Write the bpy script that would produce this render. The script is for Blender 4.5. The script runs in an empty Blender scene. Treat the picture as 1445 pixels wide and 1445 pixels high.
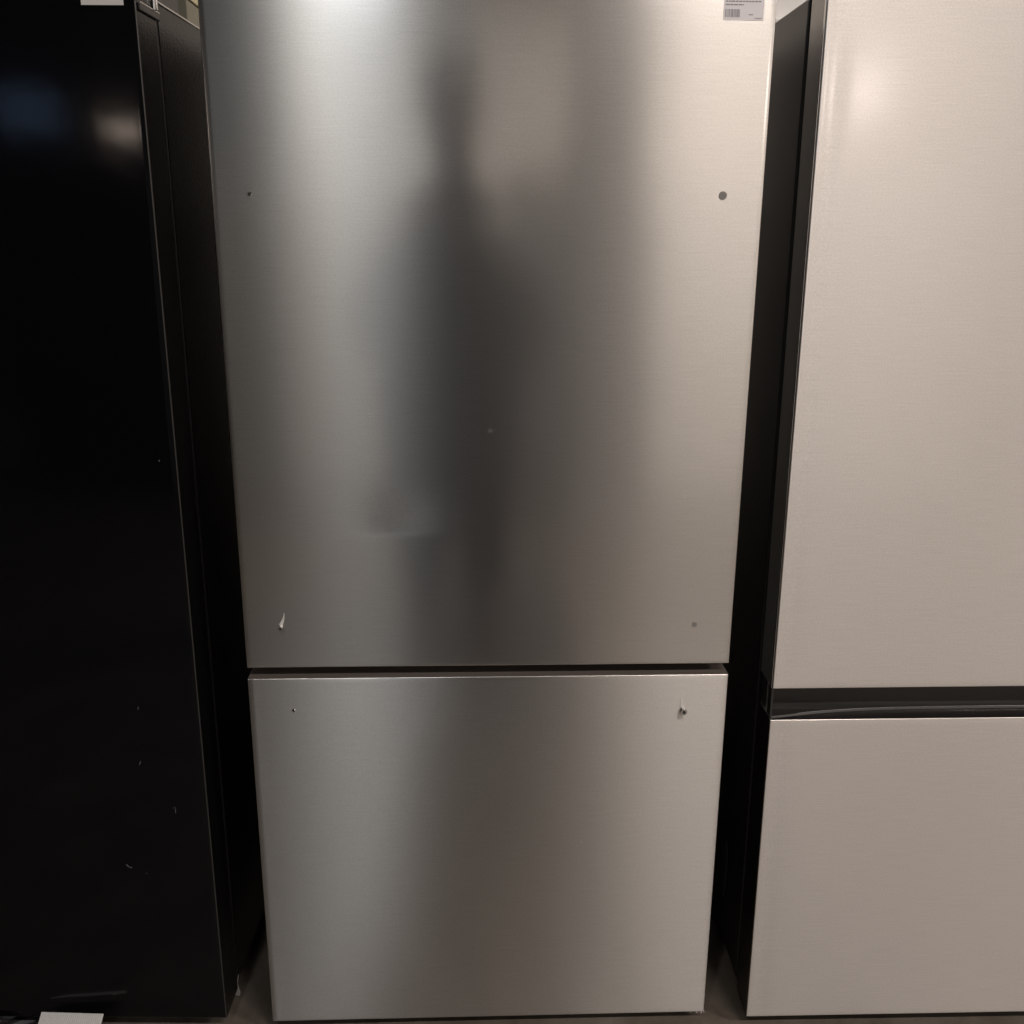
import bpy, bmesh, math, random
from mathutils import Vector, Matrix, noise
random.seed(4)
sc = bpy.context.scene
C = sc.collection
rad = math.radians

# ---------------------------------------------------------------- camera
CAM = Vector((-0.0237, -1.5591, 1.5185))
YAW, PITCH, ROLL = 0.0383, 0.2797, 0.0065
cy, sy = math.cos(YAW), math.sin(YAW)
fw = Vector((sy*math.cos(PITCH), cy*math.cos(PITCH), -math.sin(PITCH)))
rt = Vector((cy, -sy, 0)); up = rt.cross(fw)
r2 = rt*math.cos(ROLL) + up*math.sin(ROLL)
u2 = -rt*math.sin(ROLL) + up*math.cos(ROLL)
cam = bpy.data.cameras.new('camera'); co = bpy.data.objects.new('camera', cam); C.objects.link(co)
M = Matrix((r2, u2, -fw)).transposed().to_4x4(); M.translation = CAM
co.matrix_world = M
cam.sensor_width = 36; cam.lens = 36*1391/1445
cam.clip_start = 0.01; cam.clip_end = 200
sc.camera = co

# ---------------------------------------------------------------- world and exposure
w = bpy.data.worlds.new('World'); sc.world = w; w.use_nodes = True
w.node_tree.nodes['Background'].inputs[0].default_value = (.50, .52, .56, 1)
w.node_tree.nodes['Background'].inputs[1].default_value = 0.02
sc.view_settings.view_transform = 'Standard'; sc.view_settings.look = 'None'
sc.view_settings.exposure = 0.18; sc.view_settings.gamma = 1
ROOM = (-7.0, 7.5, -7.6, 1.25, 3.8)     # x0 x1 y0 y1 ceiling
FLOOR = 0.035
WARM = (1.0, .90, .83); COOL = (.90, .95, 1.0)
# x, y, z, length, colour, watts, what the lamp is : strip lamps of the hall, some added for the light
LAMPS = [(-.72, -2.5, 3.70, .16, (1.0, .97, .91), 17, 'added unseen over the aisle, left of the person'),  # short lamp added for the bright steel streak left of the person
         (1.55, -2.5, 3.70, 1.35, WARM, 60, 'over the aisle, right of the person'),
         (4.3, -2.5, 3.70, 1.35, WARM, 138, 'over the right end of the aisle'),
         (-.88, -6.1, 3.70, .50, COOL, 40, 'at the far wall left of the person'),
         (1.75, -6.1, 3.70, 1.35, WARM, 58, 'at the far wall right of the column'),
         (4.6, -6.1, 3.70, 1.35, WARM, 52, 'at the right end of the far wall'),
         (2.86, -6.8, 2.57, .22, WARM, 2.6, 'hung low before the far wall on the right'),
         (-3.35, -6.8, 2.27, .26, (1, .8, .66), .9, 'hung low before the dark partition'),
         (-0.95, 0.62, 2.25, .60, WARM, 3.5, 'added unseen behind the black refrigerator'),
         (.0, .60, 2.25, .40, WARM, 4, 'added unseen behind the middle refrigerator'),  # lamps behind the refrigerators are added to light the gaps and wall
         (0.95, 0.62, 2.25, .60, WARM, 10, 'added unseen behind the right refrigerator')]

# ---------------------------------------------------------------- materials
def mat(name, col, rough=.5, metal=0., spec=.5, coat=0.):
    m = bpy.data.materials.new(name); m.use_nodes = True
    b = m.node_tree.nodes['Principled BSDF']
    b.inputs['Base Color'].default_value = (*col, 1); b.inputs['Roughness'].default_value = rough
    b.inputs['Metallic'].default_value = metal; b.inputs['Specular IOR Level'].default_value = spec
    b.inputs['Coat Weight'].default_value = coat
    return m
def N(m, t, **kw):
    n = m.node_tree.nodes.new(t)
    for k, v in kw.items(): setattr(n, k, v)
    return n
def L(m, a, b): m.node_tree.links.new(a, b)
def noise_tex(m, scale, vec_scale=(1, 1, 1), detail=3, rough=.5):
    tc = N(m, 'ShaderNodeTexCoord'); mp = N(m, 'ShaderNodeMapping'); mp.inputs['Scale'].default_value = vec_scale
    nz = N(m, 'ShaderNodeTexNoise'); nz.inputs['Scale'].default_value = scale
    nz.inputs['Detail'].default_value = detail; nz.inputs['Roughness'].default_value = rough
    L(m, tc.outputs['Object'], mp.inputs[0]); L(m, mp.outputs[0], nz.inputs['Vector'])
    return nz.outputs['Fac']
def ramp(m, fac, stops):
    r = N(m, 'ShaderNodeValToRGB'); e = r.color_ramp.elements
    while len(e) < len(stops): e.new(.5)
    for q, (p, c) in zip(e, stops): q.position = p; q.color = (*c, 1) if len(c) == 3 else c
    L(m, fac, r.inputs[0]); return r.outputs[0]
def bump(m, fac, strength, dist=.001):
    b = N(m, 'ShaderNodeBump'); b.inputs['Strength'].default_value = strength; b.inputs['Distance'].default_value = dist
    L(m, fac, b.inputs['Height']); L(m, b.outputs[0], m.node_tree.nodes['Principled BSDF'].inputs['Normal']); return b

def steel(name, col, r1, r2_, mixf, aniso=.95, aniso2=.95, grain=.075):
    """brushed sheet steel: grain runs across, so it scatters light up and down"""
    m = mat(name, col, r1, 1.0)
    nt = m.node_tree; a = nt.nodes['Principled BSDF']
    b = N(m, 'ShaderNodeBsdfPrincipled'); b.inputs['Metallic'].default_value = 1.0
    T = N(m, 'ShaderNodeCombineXYZ'); T.inputs[2].default_value = 1.0
    f1 = noise_tex(m, 1.0, (14, 14, 1500), 4, .7)
    f2 = noise_tex(m, 420.0, (1, 1, 1), 2, .6)
    mx = N(m, 'ShaderNodeMath', operation='ADD'); L(m, f1, mx.inputs[0]); L(m, f2, mx.inputs[1])
    hf = N(m, 'ShaderNodeMath', operation='MULTIPLY'); hf.inputs[1].default_value = .5; L(m, mx.outputs[0], hf.inputs[0])
    lo = tuple(c*(1-grain*2.2) for c in col); hi = tuple(min(1, c*(1+grain*2.2)) for c in col)
    cr = ramp(m, hf.outputs[0], [(.3, lo), (.7, hi)])
    for q, r in ((a, r1), (b, r2_)):
        L(m, cr, q.inputs['Base Color']); L(m, T.outputs[0], q.inputs['Tangent'])
        q.inputs['Anisotropic'].default_value = aniso; q.inputs['Roughness'].default_value = r
    b.inputs['Anisotropic'].default_value = aniso2
    ms = N(m, 'ShaderNodeMixShader'); ms.inputs[0].default_value = mixf
    L(m, a.outputs[0], ms.inputs[1]); L(m, b.outputs[0], ms.inputs[2])
    L(m, ms.outputs[0], nt.nodes['Material Output'].inputs[0])
    return m

STEEL = steel('brushed_steel', (.66, .645, .625), .15, .30, .38, .60, 1.0)
STEEL_D = steel('brushed_steel_drawer', (.66, .645, .625), .17, .34, .82, .60, 1.0)
STEEL_R = steel('satin_steel', (.64, .615, .595), .15, .50, .82, .3, .8)
STEEL_EDGE = mat('steel_edge', (.78, .75, .72), .28, 1.0)
DRAWER_TOP = mat('drawer_top_steel', (.16, .135, .12), .5, .3)
BLACKDOOR = mat('black_gloss_paint', (.003, .003, .004), .085, 0, .42)
bump(BLACKDOOR, noise_tex(BLACKDOOR, 9, (1, 1, 1), 2), .07, .004)
BLACKSIDE = mat('black_textured_paint', (.004, .004, .004), .24, 0, .28)
bump(BLACKSIDE, noise_tex(BLACKSIDE, 260, (1, 1, 1), 2), .55, .0007)
GREYSIDE = mat('charcoal_cabinet_paint', (.018, .017, .017), .30, 0, .32)
bump(GREYSIDE, noise_tex(GREYSIDE, 500, (1, 1, 1), 2), .2, .0003)
DOORSIDE = mat('grey_steel_wrap', (.20, .195, .185), .28, .75)
GASKET = mat('black_gasket', (.01, .009, .009), .6)
PLASTIC = mat('black_plastic', (.012, .010, .010), .30)
GREYPLAS = mat('dark_grey_plastic', (.030, .029, .028), .38)
CHROME = mat('bright_steel', (.82, .81, .80), .12, 1.0)
PALEMARK = mat('pale_glint_and_speck', (.85, .84, .82), .45, .5)  # pale colour of the painted stud glints and of the real specks
PLUG = mat('grey_plug', (.20, .19, .18), .45)
HOLE = mat('hole_dark', (.02, .02, .02), .7)
PAPER = mat('label_paper', (.80, .77, .80), .6)
PAPERW = mat('white_label_paper', (.62, .60, .58), .6)
INK = mat('label_ink', (.30, .28, .30), .6)
SCUFF = mat('scuff', (.22, .23, .25), .5)
FILM = mat('clear_film', (.55, .53, .50), .15, 0, .8)
CARDW = mat('white_fluted_sheet', (.62, .61, .60), .5)
CARTON = mat('olive_carton', (.13, .12, .085), .8)
FOAM = mat('white_foam', (.85, .83, .80), .8)
bump(FOAM, noise_tex(FOAM, 60, (1, 1, 1), 3), .2, .002)

CONC = mat('worn_concrete', (.16, .135, .11), .45)
f = noise_tex(CONC, 7, (1, 1, 1), 8, .65)
L(CONC, ramp(CONC, f, [(.3, (.080, .065, .051)), (.55, (.140, .118, .097)), (.75, (.195, .17, .145))]), CONC.node_tree.nodes['Principled BSDF'].inputs['Base Color'])
bump(CONC, noise_tex(CONC, 90, (1, 1, 1), 5), .25, .002)
WALLM = mat('off_white_wall', (.62, .58, .53), .8)
f = noise_tex(WALLM, 2, (1, 1, 1), 5); L(WALLM, ramp(WALLM, f, [(.3, (.56, .52, .47)), (.7, (.66, .62, .57))]), WALLM.node_tree.nodes['Principled BSDF'].inputs['Base Color'])
CEIL = mat('dark_ceiling', (.11, .11, .115), .9)
f = noise_tex(CEIL, 3, (1, 1, 1), 5); L(CEIL, ramp(CEIL, f, [(.3, (.09, .09, .095)), (.7, (.13, .13, .135))]), CEIL.node_tree.nodes['Principled BSDF'].inputs['Base Color'])
COLM = mat('column_paint', (.33, .33, .33), .7)
GREYAPP = mat('grey_enamel', (.28, .28, .28), .45)
WHITEAPP = mat('white_enamel', (.72, .70, .66), .3)
FIXT = mat('fixture_enamel', (.5, .5, .5), .5)

# ---------------------------------------------------------------- builders
def empty(name, loc=(0, 0, 0), rot=(0, 0, 0), label=None, cat=None, group=None):
    o = bpy.data.objects.new(name, None); C.objects.link(o); o.location = loc; o.rotation_euler = rot
    o.empty_display_size = .1
    tag(o, label, cat, group); return o
def tag(o, label=None, cat=None, group=None, kind=None):
    for k, v in (('label', label), ('category', cat), ('group', group), ('kind', kind)):
        if v: o[k] = v
    return o
def link(name, bm, m, parent=None, loc=(0, 0, 0), smooth=False):
    me = bpy.data.meshes.new(name); bmesh.ops.recalc_face_normals(bm, faces=bm.faces); bm.to_mesh(me); bm.free()
    for q in (m if isinstance(m, (list, tuple)) else [m]): me.materials.append(q)
    if smooth:
        for p in me.polygons: p.use_smooth = True
    o = bpy.data.objects.new(name, me); C.objects.link(o); o.location = loc
    if parent: o.parent = parent
    return o
def box(bm, x0, x1, y0, y1, z0, z1, bev=0, seg=2):
    r = bmesh.ops.create_cube(bm, size=1)
    vs = r['verts']
    for v in vs: v.co = Vector(((x0+x1)/2 + v.co.x*(x1-x0), (y0+y1)/2 + v.co.y*(y1-y0), (z0+z1)/2 + v.co.z*(z1-z0)))
    if bev:
        es = list({e for v in vs for e in v.link_edges})
        bmesh.ops.bevel(bm, geom=es, offset=bev, segments=seg, profile=.5, affect='EDGES')
    return bm
def boxo(name, x0, x1, y0, y1, z0, z1, m, parent=None, bev=0, seg=2):
    return link(name, box(bmesh.new(), x0, x1, y0, y1, z0, z1, bev, seg), m, parent)
def cyl(bm, p0, p1, r0, r1=None, seg=20):
    p0, p1 = Vector(p0), Vector(p1); d = p1-p0; r1 = r0 if r1 is None else r1
    q = d.to_track_quat('Z', 'Y').to_matrix().to_4x4(); q.translation = (p0+p1)/2
    bmesh.ops.create_cone(bm, cap_ends=True, segments=seg, radius1=r0, radius2=r1, depth=d.length, matrix=q)
    return bm

def coords(a, b, n, e, extra=()):
    """n even steps from a to b, with extra steps in a rolled edge of radius e"""
    edge = [e*t for t in (0, .08, .22, .42, .68, 1.0)]
    mid = [a+e+(b-a-2*e)*i/n for i in range(1, n)]
    mid = sorted(set(mid) | set(t for t in extra if a+e < t < b-e))
    return [a+t for t in edge] + mid + [b-t for t in reversed(edge)]
def roll(s, e):
    return 0 if s >= e else e - math.sqrt(max(0, e*e-(e-s)**2))
def door(name, x0, x1, z0, z1, y0, thick, mats, parent, disp=None, e=.004, nx=90, nz=110, ex=None, edge_m=None, fx=(), fz=()):
    """a sheet metal door: rolled edges round a very slightly uneven face at y0 (towards -y).
    mats: face, sides (and top)"""
    xs = coords(x0, x1, nx, ex or e, fx); zs = coords(z0, z1, nz, e, fz)
    bm = bmesh.new(); g = []
    for z in zs:
        row = []
        for x in xs:
            s = roll(min(x-x0, x1-x), ex or e); t = roll(min(z-z0, z1-z), e)
            k = min(1, min(x-x0, x1-x, z-z0, z1-z)/.02)
            y = y0 + max(s, t) + (disp(x, z)*k if disp else 0)
            row.append(bm.verts.new((x, y, z)))
        g.append(row)
    for j in range(len(zs)-1):
        for i in range(len(xs)-1):
            fc = bm.faces.new((g[j][i], g[j][i+1], g[j+1][i+1], g[j+1][i])); fc.smooth = True
            if (i < 5 or i >= len(xs)-6 or j < 5 or j >= len(zs)-6) and edge_m is not None: fc.material_index = len(mats)
    def skirt(vs, mi):
        bk = [bm.verts.new((v.co.x, y0+thick, v.co.z)) for v in vs]
        for i in range(len(vs)-1):
            fc = bm.faces.new((vs[i], vs[i+1], bk[i+1], bk[i])); fc.material_index = mi
        return bk
    top = len(mats)-1 if len(mats) > 2 else 1
    a = skirt(g[0], 1); b = skirt(g[-1], top); c = skirt([r[0] for r in g], 1); d = skirt([r[-1] for r in g], 1)
    fc = bm.faces.new((a[0], a[-1], b[-1], b[0])); fc.material_index = 1
    return link(name, bm, list(mats)+([edge_m] if edge_m else []), parent)

# ---------------------------------------------------------------- hall
x0, x1, y0, y1, zc = ROOM
def struct(name, *a, **k): return tag(boxo(name, *a, **k), kind='structure')
struct('floor', x0-.2, x1+.2, y0-.2, y1+.2, FLOOR-.2, FLOOR, CONC)
struct('wall_behind_fridges', x0, x1, y1, y1+.2, FLOOR, zc, WALLM)
struct('wall_far_side', x0, x1, y0-.2, y0, FLOOR, zc, WALLM)
struct('wall_left', x0-.2, x0, y0-.2, y1+.2, FLOOR, zc, mat('dark_wall_paint', (.05, .052, .058), .8))
struct('wall_right', x1, x1+.2, y0-.2, y1+.2, FLOOR, zc, WALLM)
struct('ceiling', x0-.2, x1+.2, y0-.2, y1+.2, zc, zc+.2, CEIL)
struct('dark_partition', x0, -1.72, y0, y0+.06, FLOOR, zc, mat('dark_partition_paint', (.13, .135, .14), .8))
for lx, ly, lz, ll, col, wt, where in LAMPS:
    t = empty('ceiling_lamp', (lx, ly, lz), label='strip lamp '+where, cat='lamp', group='strip lamps of the hall')
    boxo('housing', -ll*.53, ll*.53, -.08, .08, .03, .09 if lz > 2.9 else .08, FIXT, t, .004)
    if lz < 3.5:
        for sx in (-.4, .4): link('hanging_rod', cyl(bmesh.new(), (sx*ll, 0, .08), (sx*ll, 0, zc-lz), .006), FIXT, t)
    ld = bpy.data.lights.new('lamp_tube', 'AREA'); ld.shape = 'RECTANGLE'; ld.size = ll; ld.size_y = .14
    ld.energy = wt; ld.color = col
    lo = bpy.data.objects.new('lamp_tube', ld); C.objects.link(lo); lo.parent = t; lo.location = (0, 0, .02)
    if ly < 0 and lz < 2.9: lo.rotation_euler = (rad(55), 0, 0); lo.location = (0, .05, .0)
# a lit screen on the partition and coloured cartons, seen only as blurs in the black door
t = empty('display_screen', (-4.45, y0+.07, 2.45), label='lit bluish display screen on the dark partition', cat='screen')
boxo('frame', -.30, .30, 0, .05, -.2, .2, PLASTIC, t, .005)
sm = mat('screen_blue', (.1, .1, .1), .4); sm.node_tree.nodes['Principled BSDF'].inputs['Emission Color'].default_value = (.35, .55, .9, 1); sm.node_tree.nodes['Principled BSDF'].inputs['Emission Strength'].default_value = .7
boxo('screen', -.27, .27, .051, .055, -.17, .17, sm, t)
tag(boxo('red_carton', -4.25, -3.8, -7.4, -7.0, .95, 1.35, mat('red_card', (.80, .03, .03), .6), None, .004), 'red carton on the shelf before the dark partition', 'box')
tag(boxo('pale_carton', -3.7, -3.2, -7.4, -7.0, .95, 1.25, mat('pale_card', (.7, .72, .66), .6), None, .004), 'pale carton beside the red one before the dark partition', 'box')
tag(boxo('shelf_unit', -4.5, -3.0, -7.5, -6.95, FLOOR, .948, GREYSIDE, None, .01), 'charcoal shelf unit before the dark partition', 'shelf')

tag(boxo('added_floor_mat', -.24, .34, -2.7, -1.25, FLOOR+.001, FLOOR+.009, mat('added_dark_mat', (.040, .038, .036), .75), None, .003), 'dark mat added unseen under the person to darken the reflection', 'mat')  # unseen mat added to darken the reflection in door and drawer
# column across the aisle, dark and light appliances opposite
t = empty('square_column', (.60, -3.3, FLOOR), label='grey square column standing across the aisle', cat='column')
boxo('shaft', -.16, .16, -.16, .16, .12, zc-FLOOR, COLM, t, .01)
boxo('footing', -.19, .19, -.19, .19, 0, .12, COLM, t, .01)
def opposite(x, y, wd, hh, m, label, split, rz=0):
    t = empty('refrigerator', (x, y, FLOOR), (0, 0, rz), label, 'refrigerator', 'appliances across the aisle')
    boxo('cabinet', -wd/2, wd/2, -.75, -.07, .03, hh, m, t, .01)
    boxo('door', -wd/2, wd/2, -.068, 0, split+.01, hh+.01, m, t, .008)
    boxo('drawer_front', -wd/2, wd/2, -.068, 0, .04, split-.01, m, t, .008)
    return t
opposite(-2.45, -3.9, .9, 1.8, BLACKDOOR, 'black refrigerator across the aisle, at the left end of the opposite row', .7)
opposite(-1.55, -3.9, .82, 1.75, GREYAPP, 'grey refrigerator in the opposite row, second from its left end', .7)
opposite(-.76, -3.9, .68, 1.62, WHITEAPP, 'narrow white refrigerator in the opposite row, behind the person', .65)
opposite(.52, -3.9, .66, 1.74, GREYAPP, 'grey refrigerator in the opposite row, behind the grey column', .7)
opposite(1.35, -3.9, .8, 1.70, WHITEAPP, 'white refrigerator across the aisle, right of the grey column', .7)
opposite(2.25, -3.9, .8, 1.75, WHITEAPP, 'white refrigerator at the right end of the opposite row', .75)

# ---------------------------------------------------------------- middle fridge
mid = empty('refrigerator', (0, 0, 0), label='brushed steel bottom-freezer refrigerator without handles in the middle, person reflected in its door', cat='refrigerator')
W = .415
def gauss(x, z, cx, cz, sx, sz): return math.exp(-((x-cx)/sx)**2-((z-cz)/sz)**2)
def sstep(v, c, wd): return 1/(1+math.exp(-(v-c)/wd))
def disp_door(x, z):
    d = 0.0003*noise.noise(Vector((x*2.2, z*1.6, 3.1)))
    d += .00028*gauss(x, z, .004, 1.207, .0045, .0045)              # small dent
    d += .0009*sstep(z, 1.031, .0030)*gauss(x, z, -.15, 1.06, .06, .05) - .0005*sstep(z, 1.55, .011)*gauss(x, z, -.02, 1.60, .10, .06)                # crease
    return d
def disp_drawer(x, z): return .0003*noise.noise(Vector((x*2.0, z*2.0, 9.4)))
ZU, ZD, ZB, ZT = .7952, .7753, .060, 1.875
boxo('cabinet', -.41, .41, .075, .76, .085, 1.845, GREYSIDE, mid, .004)
boxo('gasket', -.40, .40, .058, .075, .09, 1.84, GASKET, mid)
ud = door('upper_door', -W, W, ZU, ZT, 0, .058, [STEEL, DOORSIDE], mid, disp_door, e=.0014, nx=110, nz=150, edge_m=STEEL_EDGE,
          fx=[.004+.0013*i for i in range(-10, 11)], fz=[1.207+.0013*i for i in range(-10, 11)]+[1.031+.0012*i for i in range(-8, 9)]+[1.55+.0015*i for i in range(-8, 9)])
dr = door('freezer_drawer', -W, W, ZB, ZD, -.002, .060, [STEEL_D, DOORSIDE, DRAWER_TOP], mid, disp_drawer, e=.0014, nx=90, nz=90, edge_m=STEEL_EDGE)
boxo('base_grille', -.40, .40, .10, .13, .04, .082, PLASTIC, mid, .003)
for sx in (-1, 1):
    link('leveling_foot', cyl(bmesh.new(), (sx*.35, .13, FLOOR), (sx*.35, .13, .09), .02), PLASTIC, mid)
def stud(parent, x, z, ln=.014, r=.0060):
    bm = bmesh.new(); cyl(bm, (x, .002, z), (x, -ln*.55, z), r*.72); 
    cyl(bm, (x, -ln*.45, z), (x, -ln, z), r, r*.93, 24)
    o = link('handle_stud', bm, CHROME, parent)
    link('socket', cyl(bmesh.new(), (x, -ln+.002, z), (x, -ln-.0003, z), r*.55, seg=6), HOLE, parent)
    return o
def plug(parent, x, z, r, m=PLUG):
    bm = bmesh.new(); cyl(bm, (x, .003, z), (x, -.0011, z), r, r*.92, 28); o = link('hole_plug', bm, m, parent)
    return o
def hole(parent, x, z, r, y=-.0006):
    bm = bmesh.new(); cyl(bm, (x, .003, z), (x, y, z), r, r, 18); link('screw_hole', bm, HOLE, parent)
    bm = bmesh.new()
    bmesh.ops.create_cone(bm, cap_ends=False, segments=20, radius1=r*1.5, radius2=r*1.02, depth=.0012, matrix=Matrix.Translation((x, y, z)) @ Matrix.Rotation(rad(90), 4, 'X'))
    link('hole_rim', bm, CHROME, parent, smooth=True)
plug(ud, .3534, 1.569, .0066); plug(ud, .3505, .8685, .0048, mat('pale_grey_plug', (.22, .21, .20), .45))
stud(ud, -.3524, .871, .011, .0042); stud(dr, .3384, .709)
hole(ud, -.3593, 1.5658, .0024); hole(dr, -.3395, .7149, .0022, -.0027)
for par, x, z, y in ((dr, .1663, .444, -.0028), (ud, .321, 1.094, -.0008)):
    bm = bmesh.new(); bmesh.ops.create_icosphere(bm, subdivisions=1, radius=.0011, matrix=Matrix.Translation((x, y, z)))
    link('speck', bm, PALEMARK, par)

# pale slivers painted as the specular streaks above the studs
def glint_streak(parent, pts, wds):
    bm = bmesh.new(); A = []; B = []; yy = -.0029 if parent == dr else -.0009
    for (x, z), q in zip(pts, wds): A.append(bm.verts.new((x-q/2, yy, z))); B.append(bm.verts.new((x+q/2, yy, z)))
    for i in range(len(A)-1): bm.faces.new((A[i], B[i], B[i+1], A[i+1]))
    o = link('painted_glint', bm, PALEMARK, parent); md = o.modifiers.new('thick', 'SOLIDIFY'); md.thickness = .0012
glint_streak(ud, [(-.3535, .874), (-.3500, .880), (-.3475, .887), (-.3462, .895)], [.0065, .005, .0026, .0005])
glint_streak(dr, [(.3370, .714), (.3355, .719), (.3345, .724), (.3340, .729)], [.0048, .0028, .0018, .0005])
# label at the top right of the upper door
lab = boxo('energy_label', .3378, .3966, -.0006, -.0002, 1.8115, 1.868, PAPER, ud)
lab.rotation_euler = (0, 0, 0)
bm = bmesh.new()
def ink(xa, xb, za, zb): box(bm, .3378+xa, .3378+xb, -.0009, -.0005, 1.8115+za, 1.8115+zb)
rnd = random.Random(3)
for zz, ws in ((.0455, [(.003, .05)]), (.0405, [(.003, .045)]), (.035, [(.003, .054)]), (.030, [(.003, .040)]), (.0250, [(.003, .054)]), (.0205, [(.0025, .029)])):
    for a, b in ws:
        x = a
        while x < b:
            ln = rnd.uniform(.002, .006); ink(x, min(b, x+ln), zz-.0009, zz+.0007); x += ln+.0009
x = .0025
while x < .0235:
    ln = rnd.choice((.0004, .0007, .0011)); ink(x, x+ln, .004, .0145); x += ln+rnd.choice((.0004, .0007, .001))
ink(.037, .043, .0068, .0080); ink(.046, .056, .0022, .0032)
link('label_print', bm, INK, ud)

# ---------------------------------------------------------------- right fridge
rf = empty('refrigerator', (.4945, -.0175, 0), (0, -.0060, -.0125), label='brushed steel refrigerator on the right with a black recessed grip between door and freezer', cat='refrigerator')
RW = .84
def disp_r(x, z): return .0002*noise.noise(Vector((x*1.4, z*1.2, 21.3))) + .0009*sstep(-x, -.030, .004)
door('upper_door', 0, RW, .754, 1.885, 0, .075, [STEEL_R, mat('door_side_wrap', (.42, .405, .385), .30, .7)], rf, disp_r, e=.0014, nx=110, nz=110, edge_m=STEEL_EDGE)
door('freezer_drawer', 0, RW, .060, .694, 0, .075, [STEEL_R, PLASTIC, PLASTIC], rf, disp_r, e=.0014, nx=80, nz=60, edge_m=STEEL_EDGE)
boxo('gasket', .004, RW-.004, .076, .088, .07, 1.88, GASKET, rf)
boxo('cabinet', 0, RW, .092, .78, .075, 1.858, GREYSIDE, rf, .003)
boxo('base_grille', .02, RW-.02, .10, .13, FLOOR+.005, .072, PLASTIC, rf, .003)
boxo('door_edge_strip', -.0012, .0015, .004, .010, .754, 1.884, CHROME, rf)
boxo('recess_back', .003, RW-.003, .040, .072, .6935, .7545, GREYPLAS, rf)
# scooped grip lip on top of the drawer
bm = bmesh.new(); n = 60; prev = None
def lipy(x): 
    return .004 + .030*(1-math.exp(-((min(x, RW-x))/.11)**1.3))
def liph(x):
    return .0
rows = []
for i in range(n+1):
    x = .004+(RW-.008)*i/n; ye = lipy(x)
    rows.append([bm.verts.new((x, yy, zz)) for yy, zz in ((.0045, .6945), (ye, .6952), (ye+.002, .6985), (ye+.004, .6985), (ye+.007, .694), (.074, .690))])
for a, b in zip(rows, rows[1:]):
    for k in range(5): bm.faces.new((a[k], b[k], b[k+1], a[k+1]))
link('grip_lip', bm, PLASTIC, rf, smooth=False)
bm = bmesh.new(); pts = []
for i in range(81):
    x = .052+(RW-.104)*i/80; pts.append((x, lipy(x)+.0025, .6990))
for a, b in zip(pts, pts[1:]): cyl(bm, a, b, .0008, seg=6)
link('lip_highlight_line', bm, CHROME, rf)  # bright tube drawn as the highlight along the grip lip
boxo('corner_cap', -.001, .003, .002, .060, .694, .6975, GREYPLAS, rf)
boxo('door_end_cap', -.001, .0025, .0005, .02, .700, .7535, GREYPLAS, rf)
# scuffs on the side of the cabinet
bm = bmesh.new()
ol = [(.20, .300), (.215, .285), (.222, .262), (.216, .235), (.212, .20), (.20, .165), (.194, .185), (.188, .215), (.186, .25), (.192, .285)]
vs = [bm.verts.new((-.0012, y+.02, z)) for y, z in ol]; bm.faces.new(vs); vs2 = [bm.verts.new((-.0002, y+.02, z)) for y, z in ol]; bm.faces.new(vs2[::-1])
for i in range(len(ol)): bm.faces.new((vs[i], vs[i-1], vs2[i-1], vs2[i]))
link('scuff_mark', bm, mat('grey_scuff', (.16, .17, .19), .6), rf)

# ---------------------------------------------------------------- left black fridge
lf = empty('refrigerator', (-.502, 0, 0), (0, 0, rad(-2.2)), label='glossy black refrigerator on the left with scuffs and a white label', cat='refrigerator')
def disp_l(x, z): return .0008*noise.noise(Vector((x*3.0, z*2.0, 33.0)))
ld_ = door('door', -.455, 0, .068, 1.895, 0, .078, [BLACKDOOR, BLACKSIDE], lf, disp_l, e=.0018, nx=50, nz=110, edge_m=mat('black_edge_highlight', (.08, .078, .075), .28, .7))  # grey edge colour stands in for the highlight along the door edge
door('door', -.915, -.460, .068, 1.895, 0, .078, [BLACKDOOR, BLACKSIDE], lf, disp_l, e=.0022, nx=40, nz=60)
boxo('gasket', -.91, -.003, .078, .092, .08, 1.83, GASKET, lf)
boxo('cabinet', -.913, -.001, .092, .78, .075, 1.842, BLACKSIDE, lf, .003)
boxo('base_grille', -.90, -.02, .10, .13, FLOOR+.005, .072, PLASTIC, lf, .003)
hc = empty('hinge_cover'); hc.parent = lf
bpy.data.objects.remove(hc)
bm = bmesh.new(); box(bm, -.14, -.004, .015, .125, 1.897, 1.925, .006); box(bm, -.11, -.012, .10, .24, 1.843, 1.885, .008)
link('hinge_cover', bm, PLASTIC, lf)
bm = bmesh.new(); cyl(bm, (-.020, .086, 1.842), (-.020, .086, 1.90), .006); link('hinge_pin', bm, CHROME, lf)
boxo('hinge_bracket', 0, .0035, .006, .090, 1.815, 1.825, PLASTIC, lf, .001)
boxo('bracket_edge', 0, .0038, .008, .088, 1.8253, 1.8268, CHROME, lf)
link('hinge_bolt', cyl(bmesh.new(), (.003, .070, 1.8270), (.003, .070, 1.875), .0045), CHROME, lf)
boxo('top_edge_glint', -.003, -.0002, .094, .778, 1.8422, 1.8445, CHROME, lf)  # bright strip added as the highlight on the cabinet's top edge
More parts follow.
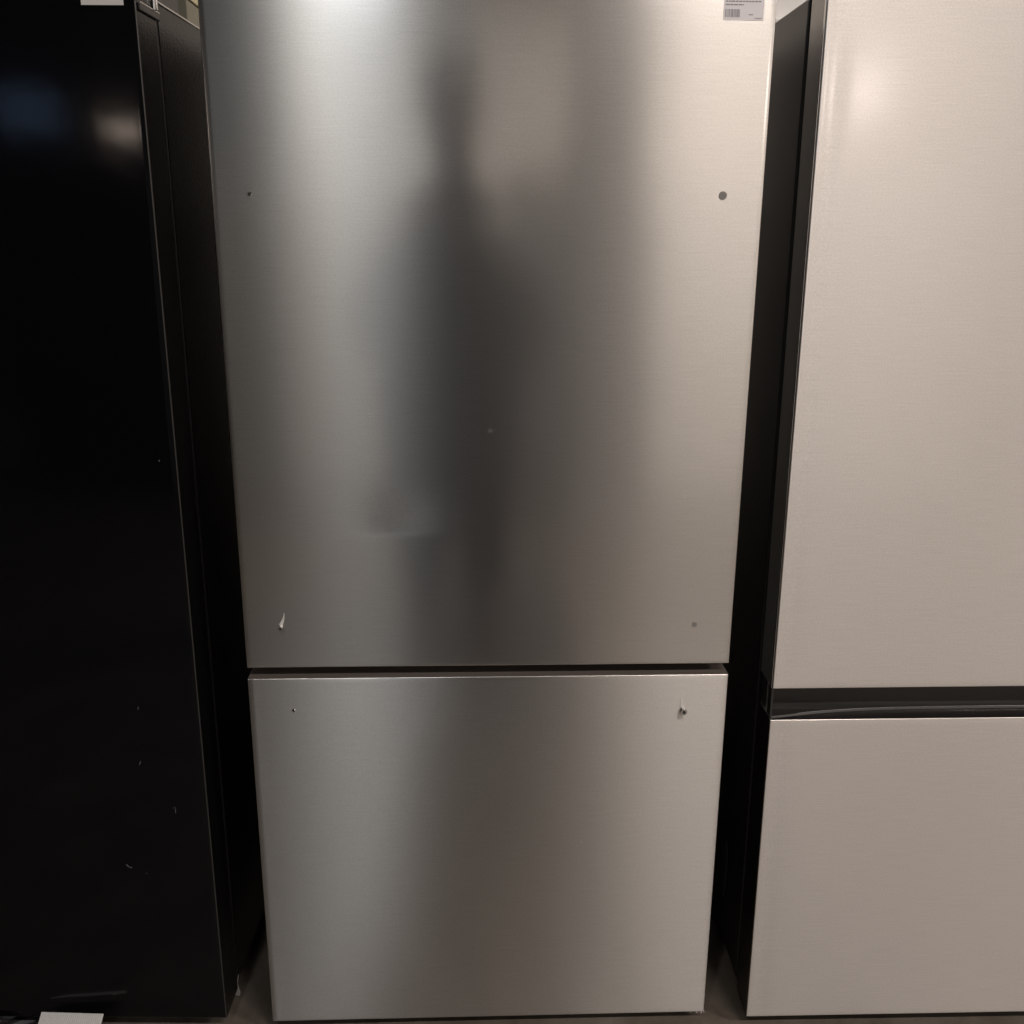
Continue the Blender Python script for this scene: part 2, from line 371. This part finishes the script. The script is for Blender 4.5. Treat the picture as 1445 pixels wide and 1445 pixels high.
# scuffs on the black door: little chips of grey
def fleck(x, z, ln, wd, ang):
    bm = bmesh.new()
    a = rad(ang); dx, dz = math.cos(a)*ln/2, math.sin(a)*ln/2; px, pz = -math.sin(a)*wd/2, math.cos(a)*wd/2
    vs = [bm.verts.new((x+p, -.0009, z+q)) for p, q in ((-dx, -dz), (px*.8-dx*.1, pz*.8-dz*.1), (dx, dz), (-px, -pz))]
    ws = [bm.verts.new((v.co.x, .0012, v.co.z)) for v in vs]
    bm.faces.new(vs); bm.faces.new(ws[::-1])
    for i in range(4): bm.faces.new((vs[i], vs[i-1], ws[i-1], ws[i]))
    link('scuff_mark', bm, SCUFF, ld_)
for q in [(-.112, .614, .010, .0010, 70), (-.058, .519, .012, .0006, 85), (-.155, .405, .007, .0011, -55), (-.150, .401, .006, .0008, -20), (-.122, .389, .002, .0013, 20),
          (-.060, .525, .006, .0005, 40), (-.105, .72, .007, .0008, 80), (-.028, 1.158, .004, .0014, 60)]:
    fleck(*q)
lb = link('door_label', box(bmesh.new(), -.077, -.017, -.0012, -.0005, 1.8195, 1.872, 0), PAPERW, ld_)
bm = bmesh.new()
for k in range(4): box(bm, -.071, -.028-.008*(k % 2), -.0016, -.0011, 1.828+k*.008, 1.8305+k*.008)
link('label_print', bm, INK, ld_)

# ---------------------------------------------------------------- things on top and on the floor
t = empty('carton', (-.577, .45, 1.8425), (0, 0, 0), 'olive brown carton lying on top of the black refrigerator', 'box')
boxo('box_body', -.06, .06, -.12, .12, 0, .053, CARTON, t, .002); boxo('lid', -.063, .063, -.124, .124, .0535, .095, mat('tan_carton', (.36, .32, .20), .7), t, .002)
t = empty('foam_block', (.72, .50, 1.8585), (0, 0, rad(-6)), 'white foam packing block lying on top of the right refrigerator', 'packing foam')
boxo('block', -.22, .2, -.0, .2, 0, .16, FOAM, t, .006, 3); boxo('rib', -.215, .19, -.035, -.0005, 0, .05, FOAM, t, .004)

bm = bmesh.new()   # fluted white sheet: thin with ribs
nf = 30
for i in range(nf):
    x = -.06+.12*i/nf
    box(bm, x, x+.12/nf*.5, -.04, .04, .0020, .0030)
box(bm, -.06, .06, -.04, .04, 0, .0020)
s = link('fluted_sheet', bm, CARDW); s.location = (-.787, -.040, FLOOR+.036); s.rotation_euler = (rad(38), rad(-2), rad(-6))
tag(s, 'white fluted plastic sheet leaning against the foot of the black refrigerator', 'sheet')

def crumple(name, cx, cyy, z, sx, sy_, sz, m, n, seed, label, cat, rz=0):
    bm = bmesh.new(); g = []
    for j in range(n):
        row = []
        for i in range(n):
            u, v = i/(n-1)-.5, j/(n-1)-.5
            h = noise.noise(Vector((u*5+seed, v*5, seed*1.7)))*.5+.5
            ex = noise.noise(Vector((u*9, v*9+seed, 4)))*.12
            row.append(bm.verts.new(((u+ex)*sx, (v+ex*.6)*sy_, h*sz)))
        g.append(row)
    for j in range(n-1):
        for i in range(n-1): bm.faces.new((g[j][i], g[j][i+1], g[j+1][i+1], g[j+1][i]))
    o = link(name, bm, m); o.location = (cx, cyy, z); o.rotation_euler = (0, 0, rz)
    md = o.modifiers.new('thick', 'SOLIDIFY'); md.thickness = .0006
    return tag(o, label, cat)
crumple('plastic_wrap', -.96, .035, FLOOR+.002, .17, .08, .035, mat('dark_wrap', (.02, .018, .018), .42), 14, 2.3, 'crumpled dark plastic wrap on the floor at the left edge', 'plastic wrap')
# shred of clear film standing in the left gap
bm = bmesh.new()
ps = [(-.514, .095, .0), (-.500, .090, .002), (-.498, .088, .013), (-.503, .090, .030), (-.4995, .092, .052), (-.507, .093, .028), (-.510, .094, .012)]
v = [bm.verts.new(p) for p in ps]
for a in ((0, 1, 2, 6), (6, 2, 3, 5), (5, 3, 4)): bm.faces.new([v[i] for i in a])
o = link('film_shred', bm, FILM); o.location = (0, 0, FLOOR+.001)
md = o.modifiers.new('thick', 'SOLIDIFY'); md.thickness = .0008
tag(o, 'torn shred of clear film standing on the floor beside the black refrigerator', 'film')
# torn protective film hanging under the steel drawer corners
def torn(xa, xb, seed):
    bm = bmesh.new(); r = random.Random(seed); n = 16; a = []; b = []
    for i in range(n+1):
        x = xa+(xb-xa)*i/n
        a.append(bm.verts.new((x, .0035, .0600))); b.append(bm.verts.new((x, .001+r.uniform(-.004, .004), .0600-r.uniform(.0005, .0045))))
    for i in range(n): bm.faces.new((a[i], a[i+1], b[i+1], b[i]))
    o = link('torn_film', bm, FILM, dr); md = o.modifiers.new('thick', 'SOLIDIFY'); md.thickness = .0004
torn(.385, .416, 5)
# ---------------------------------------------------------------- PERSON

SKIN = mat('skin', (.10, .062, .046), .55)
JACKET = mat('navy_jacket', (.050, .052, .068), .85)
TROUS = mat('dark_trousers', (.020, .019, .019), .85)
SHOE = mat('black_shoe', (.012, .012, .012), .5)
HAIR = mat('dark_hair', (.012, .010, .009), .6)
def skin(name, verts, edges, m, parent, sub=2, root=0):
    me = bpy.data.meshes.new(name); me.from_pydata([v[:3] for v in verts], edges, []); me.materials.append(m)
    o = bpy.data.objects.new(name, me); C.objects.link(o); o.parent = parent
    md = o.modifiers.new('skin', 'SKIN'); md.use_smooth_shade = True
    for i, v in enumerate(verts):
        q = me.skin_vertices[0].data[i]; r = v[3]; q.radius = r if isinstance(r, tuple) else (r, r); q.use_root = (i == root)
    s = o.modifiers.new('sub', 'SUBSURF'); s.levels = s.render_levels = sub
    return o
P = empty('person', (-.105, -2.045, FLOOR+.0085), label='person in dark jacket and trousers holding up a phone to photograph the refrigerators', cat='person')
P.scale = (1.18, 1.07, 1.12)
def chain(V, E, start, pts):
    prev = start
    for p in pts:
        V.append(p); i = len(V)-1
        if prev is not None: E.append((prev, i))
        prev = i
    return prev
V = []; E = []
chain(V, E, None, [(0, 0, .96, (.15, .11))])
ch = chain(V, E, 0, [(0, .0, 1.10, (.135, .10)), (0, .01, 1.22, (.145, .11)), (0, 0, 1.33, (.10, .08))])
hd = chain(V, E, ch, [(0, .005, 1.45, .058), (0, .02, 1.56, .068), (0, .03, 1.65, (.078, .092)), (0, .025, 1.73, (.080, .095)), (0, .015, 1.785, (.055, .07))])
wr = {}
for s in (-1, 1):
    e = chain(V, E, ch, [(s*.14, 0, 1.27, .055), (s*.23, -.02, 1.12, .046), (s*.245, .03, .98, .042), (s*.18, .20, 1.155, .036), (s*.098, .335, 1.345, .027)])
    wr[s] = e
    palm = chain(V, E, e, [(s*.088, .365, 1.372, (.030, .020))])
    # four fingers of different length curling round the phone, and a thumb from the side of the palm
    for k, (dz, ln) in enumerate(((.030, .95), (.010, 1.05), (-.010, 1.0), (-.028, .8))):
        z = 1.376+dz
        chain(V, E, palm, [(s*.083, .385, z, .0095), (s*(.083-.020*ln), .408, z+.004, .0085), (s*(.083-.040*ln), .412, z+.004, .0075)])
    chain(V, E, palm, [(s*.072, .372, 1.358, .011), (s*.052, .380, 1.366, .0095), (s*.036, .385, 1.378, .0085)])
    chain(V, E, 0, [(s*.09, 0, .87, .085), (s*.10, .015, .50, .055), (s*.105, -.01, .28, .05), (s*.105, -.02, .09, .036), (s*.11, .10, .035, (.04, .025)), (s*.115, .17, .028, (.035, .02))])
body = skin('body', V, E, SKIN, P)
J = []; G = []
chain(J, G, None, [(0, 0, .28, (.235, .16))])
chain(J, G, 0, [(0, 0, .90, (.26, .155)), (0, 0, 1.06, (.26, .145)), (0, .005, 1.20, (.235, .14)), (0, 0, 1.32, (.14, .11)), (0, .005, 1.42, (.090, .085)), (0, .01, 1.50, (.080, .08))])
for s in (-1, 1):
    chain(J, G, 3, [(s*.16, 0, 1.27, .095), (s*.24, -.02, 1.12, .10), (s*.25, .03, .96, .095), (s*.185, .195, 1.15, .050), (s*.112, .312, 1.327, .037)])
skin('jacket', J, G, JACKET, P)
T_ = []; G = []
chain(T_, G, None, [(0, 0, .95, (.14, .11))])
for s in (-1, 1): chain(T_, G, 0, [(s*.092, 0, .86, .105), (s*.095, .015, .50, .098), (s*.10, -.01, .28, .090), (s*.105, -.02, .085, .080)])
skin('trousers', T_, G, TROUS, P)
for s in (-1, 1):
    skin('shoe', [(s*.105, -.06, .045, (.042, .04)), (s*.107, .02, .05, (.046, .042)), (s*.112, .11, .035, (.048, .030)), (s*.116, .19, .028, (.036, .022))], [(0, 1), (1, 2), (2, 3)], SHOE, P, root=1)
bm = bmesh.new()
bmesh.ops.create_icosphere(bm, subdivisions=4, radius=1)
for v in bm.verts:
    n_ = 1+.05*noise.noise(v.co*6)
    v.co = Vector((v.co.x*.097*n_, v.co.y*.112*n_-.002, v.co.z*.105*n_+1.735))
bmesh.ops.delete(bm, geom=[f for f in bm.faces if f.calc_center_median().y > .055 and f.calc_center_median().z < 1.775], context='FACES')
link('hair', bm, HAIR, P, smooth=True)
EYE = mat('eye_white', (.7, .7, .68), .2)
for s in (-1, 1):
    bm = bmesh.new(); bmesh.ops.create_uvsphere(bm, u_segments=12, v_segments=8, radius=.010, matrix=Matrix.Translation((s*.033, .112, 1.69)))
    link('eye', bm, EYE, P, smooth=True)
nb = box(bmesh.new(), -.013, .013, .105, .142, 1.635, 1.69, .008, 3); link('nose', nb, SKIN, P, smooth=True)
mb_ = box(bmesh.new(), -.024, .024, .105, .124, 1.605, 1.617, .004, 2); link('mouth', mb_, mat('lips', (.33, .14, .12), .5), P, smooth=True)
for s in (-1, 1):
    e_ = box(bmesh.new(), s*.084-.008, s*.084+.008, -.005, .03, 1.64, 1.705, .007, 2); link('ear', e_, SKIN, P, smooth=True)
# the phone, held upright; the camera looks out from its back
ph = empty('mobile_phone', CAM-fw*.013-u2*.045+r2*.014, (-PITCH, 0, -YAW), 'black phone held up in both hands of the person', 'phone')
boxo('phone_body', -.037, .037, -.004, .004, -.085, .070, PLASTIC, ph, .003, 3)
boxo('screen', -.034, .034, -.0048, -.0041, -.080, .066, mat('phone_screen', (.01, .01, .012), .08), ph)
